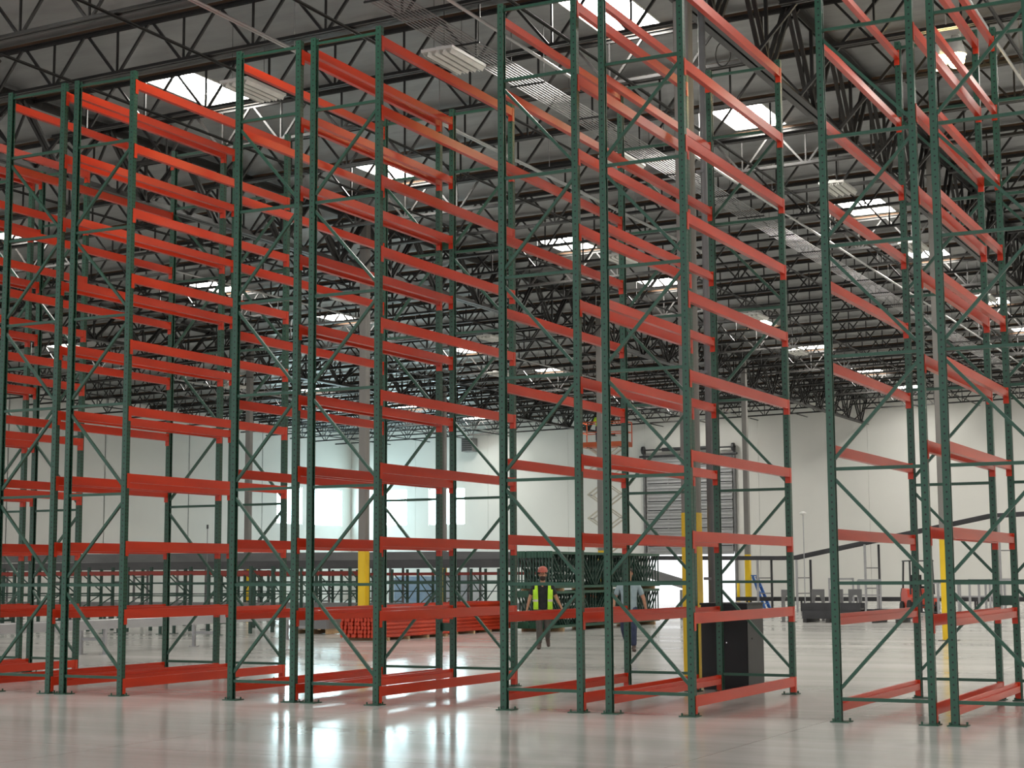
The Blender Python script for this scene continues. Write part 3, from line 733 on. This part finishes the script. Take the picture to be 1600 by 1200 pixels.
# pile of dark conveyor components
def comp(x, y, z, Lc, w, h, rz, lab):
    t = thing('conveyor_section', lab, 'conveyor part', (x, y, z), rz)
    for s in (-1, 1):
        MB().b2((-Lc/2, s*w/2-.015, 0), (Lc/2, s*w/2+.015, h)).build('side_channel', M['convblack'], t)
    for k in range(int(Lc/.3)): MB().tube([(-Lc/2+.15+.3*k, -w/2, h*.6), (-Lc/2+.15+.3*k, w/2, h*.6)], .04, 8).build('roller', M['convgrey'], t)
    MB().b2((-Lc/2+.02, -w/2, .02), (Lc/2-.02, w/2, h*.35)).build('slider_bed', M['charcoal'], t)
    return t
comp(-14.9, 52.4, .12, 1.9, .7, .26, .1, 'dark conveyor section lying lowest in the pile of parts')
comp(-14.9, 52.4, .38, 1.9, .7, .24, .05, 'dark conveyor section lying on top of another section')
comp(-13.1, 52.9, .12, 1.5, .6, .3, -.2, 'dark conveyor section lying beside the stacked sections')
for k, (x, y, h) in enumerate(((-16.35, 52.2, 1.05), (-15.75, 53.6, 1.05), (-15.15, 53.7, 1.05), (-14.55, 53.8, 1.05))):
    t = thing('arch_bracket', 'dark arched bracket plate standing against the pile of conveyor sections', 'bracket', (x, y, 0), -.1+.05*k, 'arched bracket plates')
    MB().prism([(-.22, 0), (-.12, 0), (-.12, .7), (-.06, .85), (.06, .85), (.12, .7), (.12, 0), (.22, 0), (.22, h), (-.22, h)], 'y', -.03, .03).build('plate', M['convgrey'], t)
    MB().b2((-.26, -.08, 0), (.26, .08, .02)).build('foot', M['convgrey'], t)
t = thing('timber_skid', 'flat skid under the pile of dark conveyor sections', 'skid', (-14.6, 52.6, 0))
for k in range(5): MB().box((-1.1+.75*k, 0, .06), (.12, 1.5, .12)).build('runner', M['charcoal'], t)
# blue stepladder
t = thing('stepladder', 'blue fibreglass stepladder leaning against a grey column before the end wall', 'ladder', (-23.905, 71.75, 0), math.radians(-25)); t.scale = (1, 1, .86)
for s in (-1, 1):
    MB().bar((.62, s*.17, .03), (-.12, s*.13, 1.72), .05, .09).build('front_rail', M['blue'], t)
    MB().bar((.53, s*.15, .06), (-.17, s*.12, 1.68), .035, .06).build('rear_rail', M['blue'], t)
for k in range(5):
    f_ = (k+.8)/5.6; MB().box((.62-.74*f_, 0, .03+1.69*f_), (.10, .32-.08*f_, .05)).build('step', M['blue'], t)
MB().box((-.13, 0, 1.74), (.2, .32, .06)).build('top_cap', M['blue'], t)
# yellow bollard by the dock door
t = thing('bollard', 'yellow steel bollard next to the open dock doorway', 'bollard', (-31.9, 92.3, 0))
MB().tube([(0, 0, 0), (0, 0, 1.05)], .09, 12).lathe([(.09, 1.05), (.07, 1.1), (.02, 1.13)], n=12).build('post', M['yellow'], t, smooth=True); MB().box((0, 0, .01), (.28, .28, .02)).build('flange', M['yellow'], t)
# wall-mounted pole with disc
t = thing('wall_beacon', 'slim pole with a round white disc standing before the end wall', 'pole', (-20.0, 66.2, 0))
MB().tube([(0, 0, 0), (0, 0, 4.0)], .02, 6).build('pole', M['convlight'], t); MB().lathe([(.05, 4.0), (.14, 4.03), (.14, 4.09), (.04, 4.13)], n=14).build('disc', M['white'], t)

# ---- forklift
t = thing('forklift', 'small red and black forklift parked near the grey stands', 'forklift', (-14.85, 64.3, 0), math.radians(-60))
body = MB().prism([(-.75, .22), (.55, .22), (.62, .40), (.55, .62), (.1, .64), (.02, .95), (-.62, .98), (-.78, .75)], 'y', -.5, .5)
body.v = [(x, y, z) for x, y, z in body.v]
body.build('chassis', M['red'], t)
MB().prism([(-.95, .3), (-.7, .3), (-.62, .98), (-.82, .98), (-.97, .75)], 'y', -.48, .48).build('counterweight', M['charcoal'], t)
for sx, r in ((.42, .27), (-.55, .24)):
    for s in (-1, 1):
        MB().tube([(sx, s*.40, r), (sx, s*.58, r)], r, 16).build('wheel', M['rubber'], t)
for sx in (.36, -.66):
    for s in (-1, 1): MB().bar((sx, s*.46, .75), (sx*.8 if sx > 0 else sx*.85, s*.44, 2.02), .06).build('guard_post', M['convblack'], t)
g = MB()
for k in range(6): g.bar((-.56+.17*k, -.46, 2.04), (-.56+.17*k, .46, 2.04), .04)
for s in (-1, 1): g.bar((-.6, s*.46, 2.04), (.34, s*.46, 2.04), .05)
g.build('overhead_guard', M['convblack'], t)
for s in (-1, 1):
    MB().bar((.72, s*.28, .1), (.72, s*.28, 2.1), .09, .07).build('mast_rail', M['convgrey'], t)
    MB().b2((.78, s*.2-.05, .06), (1.75, s*.2+.05, .10)).b2((.78, s*.2-.05, .06), (.83, s*.2+.05, .55)).build('fork', M['convblack'], t)
MB().b2((.75, -.42, .3), (.79, .42, .36)).b2((.75, -.42, .6), (.79, .42, .66)).build('carriage', M['convblack'], t)
MB().b2((-.45, -.22, .98), (-.05, .22, 1.06)).b2((-.5, -.22, 1.0), (-.4, .22, 1.5)).build('seat', M['black'], t)
MB().tube([(.22, 0, .7), (.10, 0, 1.15)], .025, 6).lathe([(.17, 1.15), (.19, 1.17), (.17, 1.19)], (.1, 0, 0), 14).build('steering_wheel', M['black'], t)

# ------------------------------------------------------------------ people
def skin_mesh(name, joints, edges, root, mat, sub=2):
    me = bpy.data.meshes.new(name); names = list(joints)
    me.from_pydata([joints[n][0] for n in names], [(names.index(a), names.index(b)) for a, b in edges], [])
    o = bpy.data.objects.new(name, me); COL.objects.link(o)
    md = o.modifiers.new('skin', 'SKIN'); md.use_smooth_shade = True
    sv = me.skin_vertices[0].data
    for i, n in enumerate(names):
        r = joints[n][1]; sv[i].radius = r if isinstance(r, tuple) else (r, r)
        sv[i].use_root = (n == root)
    s = o.modifiers.new('sub', 'SUBSURF'); s.levels = sub; s.render_levels = sub
    bpy.context.view_layer.update()
    dg = bpy.context.evaluated_depsgraph_get()
    nm = bpy.data.meshes.new_from_object(o.evaluated_get(dg)); nm.materials.clear(); nm.materials.append(mat)
    for p in nm.polygons: p.use_smooth = True
    bpy.data.objects.remove(o); return nm
def ellipsoid(mb, c, r, n=14, m=10, rot=None):
    prof_ = [(max(1e-3, math.sin(PI*i/m)), -math.cos(PI*i/m)) for i in range(m+1)]
    vs_ = [(c[0]+r[0]*p*math.cos(2*PI*k/n), c[1]+r[1]*p*math.sin(2*PI*k/n), c[2]+r[2]*z) for p, z in prof_ for k in range(n)]
    fs = [(i*n+k, i*n+(k+1) % n, (i+1)*n+(k+1) % n, (i+1)*n+k) for i in range(m) for k in range(n)]
    return mb.add(vs_, fs)
def person(label, loc, rz, pose, top_mat, leg_mat, hat=None, vest=False, beard=False, scale=1.0):
    t = thing('person', label, 'person', loc, rz); t.scale = (scale,)*3
    J = pose
    sh = 1.42
    # body: one continuous skin
    jo = {'pel': ((0, 0, .95), (.15, .10)), 'waist': ((0, 0, 1.10), (.14, .10)), 'chest': ((0, 0, 1.30), (.16, .11)), 'neck0': ((0, .01, 1.46), (.07, .07)), 'neck': ((0, 0, 1.53), .055),
          'h0': ((0, -.015, 1.60), (.068, .078)), 'h1': ((0, -.01, 1.68), (.076, .092)), 'h2': ((0, 0, 1.75), (.065, .08))}
    ed = [('pel', 'waist'), ('waist', 'chest'), ('chest', 'neck0'), ('neck0', 'neck'), ('neck', 'h0'), ('h0', 'h1'), ('h1', 'h2')]
    for s, k in ((-1, 'l'), (1, 'r')):
        el, wr = J['elbow_'+k], J['wrist_'+k]; d = (Vector(wr)-Vector(el)).normalized(); hd = Vector(wr) + d*.07
        jo.update({'s'+k: ((s*.185, .01, sh), .062), 'e'+k: (el, .044), 'w'+k: (wr, (.030, .026)), 'p'+k: (tuple(hd), (.040, .020))})
        ed += [('chest', 's'+k), ('s'+k, 'e'+k), ('e'+k, 'w'+k), ('w'+k, 'p'+k)]
        jo.update({'hip'+k: ((s*.10, 0, .90), .095), 'kn'+k: (J['knee_'+k], .060), 'an'+k: (J['ankle_'+k], .042)})
        ed += [('pel', 'hip'+k), ('hip'+k, 'kn'+k), ('kn'+k, 'an'+k)]
    low = []
    bm_ = skin_mesh('body', jo, ed, 'pel', M['skin'])
    body_ = put(bm_, 'body', t)
    # fingers, nose and ears joined onto the body mesh
    mb = MB()
    for s, k in ((-1, 'l'), (1, 'r')):
        wr, el = Vector(J['wrist_'+k]), Vector(J['elbow_'+k]); d = (wr-el).normalized(); fwd = Vector((0, -1, 0)); fwd = (fwd - d*fwd.dot(d)).normalized(); inn = d.cross(fwd)*(1 if d.cross(fwd).x*s < 0 else -1)
        pk = wr + d*.085
        for i, ln in enumerate((.070, .080, .074, .056)):
            b = pk + fwd*(.030-.02*i) + d*.02; mid = b + d*ln*.55 + inn*.008; tip = b + d*ln*.92 + inn*.032
            mb.tube([b - d*.02, mid, tip], [.0095, .009, .007], 6)
        b = wr + d*.035 + fwd*.03; mb.tube([b - fwd*.012, b + fwd*.022 + d*.03 + inn*.01, b + fwd*.026 + d*.062 + inn*.022], [.012, .011, .008], 6)
    mb.add([(-.014, -.085, 1.645), (.014, -.085, 1.645), (0, -.122, 1.648), (0, -.095, 1.69)], [(0, 1, 2), (0, 2, 3), (1, 3, 2), (0, 3, 1)])
    for s in (-1, 1): ellipsoid(mb, (s*.082, .01, 1.66), (.012, .024, .034), 8, 6)
    mb.build('hands_and_features', M['skin'], body_, smooth=True)
    e = MB()
    for s in (-1, 1): ellipsoid(e, (s*.03, -.092, 1.685), (.012, .008, .007), 8, 6)
    e.build('eyes', M['black'], body_)
    mt_ = MB(); ellipsoid(mt_, (0, -.098, 1.605), (.024, .006, .006), 8, 6); mt_.build('mouth', M['boot'], body_)
    # clothing
    jo2 = {'pel0': ((0, 0, .86), (.19, .14)), 'pel': ((0, 0, .95), (.19, .14)), 'waist': ((0, 0, 1.10), (.178, .135)), 'chest': ((0, 0, 1.30), (.185, .132)), 'neck0': ((0, .01, 1.455), (.085, .08))}
    ed2 = [('pel0', 'pel'), ('pel', 'waist'), ('waist', 'chest'), ('chest', 'neck0')]
    for s, k in ((-1, 'l'), (1, 'r')):
        el = Vector(J['elbow_'+k]); sp = Vector((s*.19, .01, sh)); jo2['s'+k] = (tuple(sp), .078); jo2['m'+k] = (tuple(sp.lerp(el, .85)), .066)
        ed2 += [('chest', 's'+k), ('s'+k, 'm'+k)]
    put(skin_mesh('shirt', jo2, ed2, 'chest', M[top_mat]), 'shirt', t)
    jo3 = {'top': ((0, 0, 1.04), (.16, .125)), 'pel': ((0, 0, .95), (.165, .13))}; ed3 = [('top', 'pel')]
    for s, k in ((-1, 'l'), (1, 'r')):
        jo3['hip'+k] = ((s*.10, 0, .86), .112); jo3['kn'+k] = (J['knee_'+k], .078); jo3['an'+k] = (tuple(Vector(J['ankle_'+k]) + (Vector(J['knee_'+k])-Vector(J['ankle_'+k])).normalized()*.03), .068)
        ed3 += [('pel', 'hip'+k), ('hip'+k, 'kn'+k), ('kn'+k, 'an'+k)]
    put(skin_mesh('trousers', jo3, ed3, 'pel', M[leg_mat]), 'trousers', t)
    for k in 'lr':
        an = Vector(J['ankle_'+k]); td = Vector(J['toe_'+k]).normalized(); sd = (an - Vector(J['knee_'+k])).normalized()
        jb = {'a': (tuple(an - sd*.08), .055), 'b': (tuple(an + sd*.02), .052), 'c': (tuple(an + sd*.035 + td*.10), (.05, .038)), 'd': (tuple(an + sd*.04 + td*.19), (.042, .030)), 'e': (tuple(an + sd*.035 - td*.05), (.042, .038))}
        bt = skin_mesh('boot', jb, [('a', 'b'), ('b', 'c'), ('c', 'd'), ('b', 'e')], 'b', M['boot'], 1)
        low.append(min(v.co.z for v in bt.vertices)); put(bt, 'boot', t)
    if vest:
        mb = MB(); rings = [(.90, .205, .165), (1.05, .205, .170), (1.20, .212, .172), (1.34, .222, .168), (1.43, .205, .135), (1.485, .115, .10)]
        ga = math.radians(30); n = 26
        for z, rx, ry in rings:
            g = ga*(1.0 if z < 1.4 else 1.15)
            for i in range(n+1):
                a = -PI/2 + g + (2*PI-2*g)*i/n; mb.v.append((rx*math.cos(a), ry*math.sin(a), z))
        for r in range(len(rings)-1):
            for i in range(n):
                # arm holes at the sides
                a = -PI/2 + ga + (2*PI-2*ga)*(i+.5)/n
                if r >= 3 and abs(math.cos(a)) > .84: continue
                mb.f.append((r*(n+1)+i, r*(n+1)+i+1, (r+1)*(n+1)+i+1, (r+1)*(n+1)+i))
        vo = mb.build('vest', M['vest'], t, smooth=True); so = vo.modifiers.new('thick', 'SOLIDIFY'); so.thickness = .012; so.offset = 1
        mb = MB(); 
        for z0, z1, rx, ry in ((1.07, 1.12, .214, .18),):
            for z in (z0, z1):
                for i in range(n+1):
                    a = -PI/2 + ga + (2*PI-2*ga)*i/n; mb.v.append(((rx+.006)*math.cos(a), (ry+.006)*math.sin(a), z))
            mb.f += [(i, i+1, n+2+i, n+1+i) for i in range(n)]
        mb.build('reflective_tape', M['stripe'], vo, smooth=True)
    if beard:
        mb = MB(); ellipsoid(mb, (0, -.045, 1.595), (.070, .062, .062)); mb.build('beard', M['hair'], t, smooth=True)
    mb = MB(); ellipsoid(mb, (0, .022, 1.715), (.087, .098, .082)); mb.build('hair', M['hair'], t, smooth=True)
    if hat:
        mb = MB().lathe([(.118, 1.725), (.125, 1.732), (.118, 1.74), (.113, 1.78), (.095, 1.825), (.06, 1.85), (.01, 1.86)], (0, 0, 0), 20, .95, 1.15)
        mb.prism([(-.09, -.11), (.09, -.11), (.07, -.175), (-.07, -.175)], 'z', 1.722, 1.732)
        mb.build('hard_hat', M[hat], t, smooth=False)
    t.location.z -= min(low)*scale
    return t
walk1 = dict(elbow_l=(-.29, .02, 1.16), wrist_l=(-.35, -.06, .93), elbow_r=(.30, .03, 1.16), wrist_r=(.41, -.02, .94),
             knee_l=(-.08, -.07, .49), ankle_l=(-.09, -.10, .09), toe_l=(-.1, -1, .02), knee_r=(.09, -.03, .50), ankle_r=(.10, .30, .24), toe_r=(.1, -.55, -.8))
person('man in red hard hat and lime vest walking between the racks', (-15.38, 31.8, .0), math.radians(25.8), walk1, 'tee', 'trousers', 'hardhat', True, True, .955)
walk2 = dict(elbow_l=(-.30, .03, 1.15), wrist_l=(-.33, -.10, .92), elbow_r=(.31, .04, 1.15), wrist_r=(.36, .02, .91),
             knee_l=(-.12, .05, .50), ankle_l=(-.06, .36, .22), toe_l=(-.1, -.6, -.75), knee_r=(.09, -.06, .49), ankle_r=(.09, -.08, .09), toe_r=(.1, -1, .02))
person('man in blue-grey shirt and navy jeans walking beside the green frames', (-13.22, 31.4, .0), math.radians(22), walk2, 'shirt', 'jeans', None, False, False, .965)

# ------------------------------------------------------------------ scissor lift by the end wall
LX, LY = -34.9, 80.0
t = thing('scissor_lift', 'orange scissor lift raised high before the end wall', 'lift', (LX, LY, 0), math.radians(4))
MB().b2((-1.25, -.55, .18), (1.25, .55, .75)).build('chassis', M['lift'], t)
for sx in (-.85, .85):
    for s in (-1, 1): MB().tube([(sx, s*.42, .24), (sx, s*.6, .24)], .24, 14).build('wheel', M['rubber'], t)
z0, z1, ns = .8, 8.3, 6; dzs = (z1-z0)/ns
for k in range(ns):
    for s in (-1, 1):
        a = MB().bar((-.9, s*.4, z0+k*dzs), (.9, s*.4, z0+(k+1)*dzs), .06, .12, (0, 1, 0)).build('scissor_arm', M['liftarm'], t)
        a = MB().bar((.9, s*.33, z0+k*dzs), (-.9, s*.33, z0+(k+1)*dzs), .06, .12, (0, 1, 0)).build('scissor_arm', M['liftarm'], t)
for k in range(ns+1): 
    MB().tube([(-.9, -.42, z0+k*dzs), (-.9, .42, z0+k*dzs)], .03, 6).tube([(.9, -.42, z0+k*dzs), (.9, .42, z0+k*dzs)], .03, 6).build('pivot_pins', M['convgrey'], t)
MB().b2((-1.3, -.6, 8.33), (1.3, .6, 8.58)).build('platform', M['lift'], t)
for z in (9.1, 9.65):
    mb = MB()
    for s in (-1, 1): mb.bar((-1.28, s*.58, z), (1.28, s*.58, z), .045); mb.bar((s*1.28, -.58, z), (s*1.28, .58, z), .045)
    mb.build('guard_rail', M['lift'], t)
for x in (-1.28, 0, 1.28):
    for s in (-1, 1): MB().bar((x, s*.58, 8.55), (x, s*.58, 9.67), .045).build('guard_post', M['lift'], t)
stand_p = dict(elbow_l=(-.27, -.05, 1.17), wrist_l=(-.22, -.26, 1.15), elbow_r=(.27, -.05, 1.17), wrist_r=(.22, -.26, 1.15),
               knee_l=(-.10, -.01, .5), ankle_l=(-.11, .02, .09), toe_l=(-.1, -1, .02), knee_r=(.10, -.01, .5), ankle_r=(.11, .02, .09), toe_r=(.1, -1, .02))
person('worker in lime vest standing on the raised orange scissor lift', (-35.3, 80.0, 8.58), math.radians(200), stand_p, 'vest', 'jeans', 'hardhat', False, False, .95)
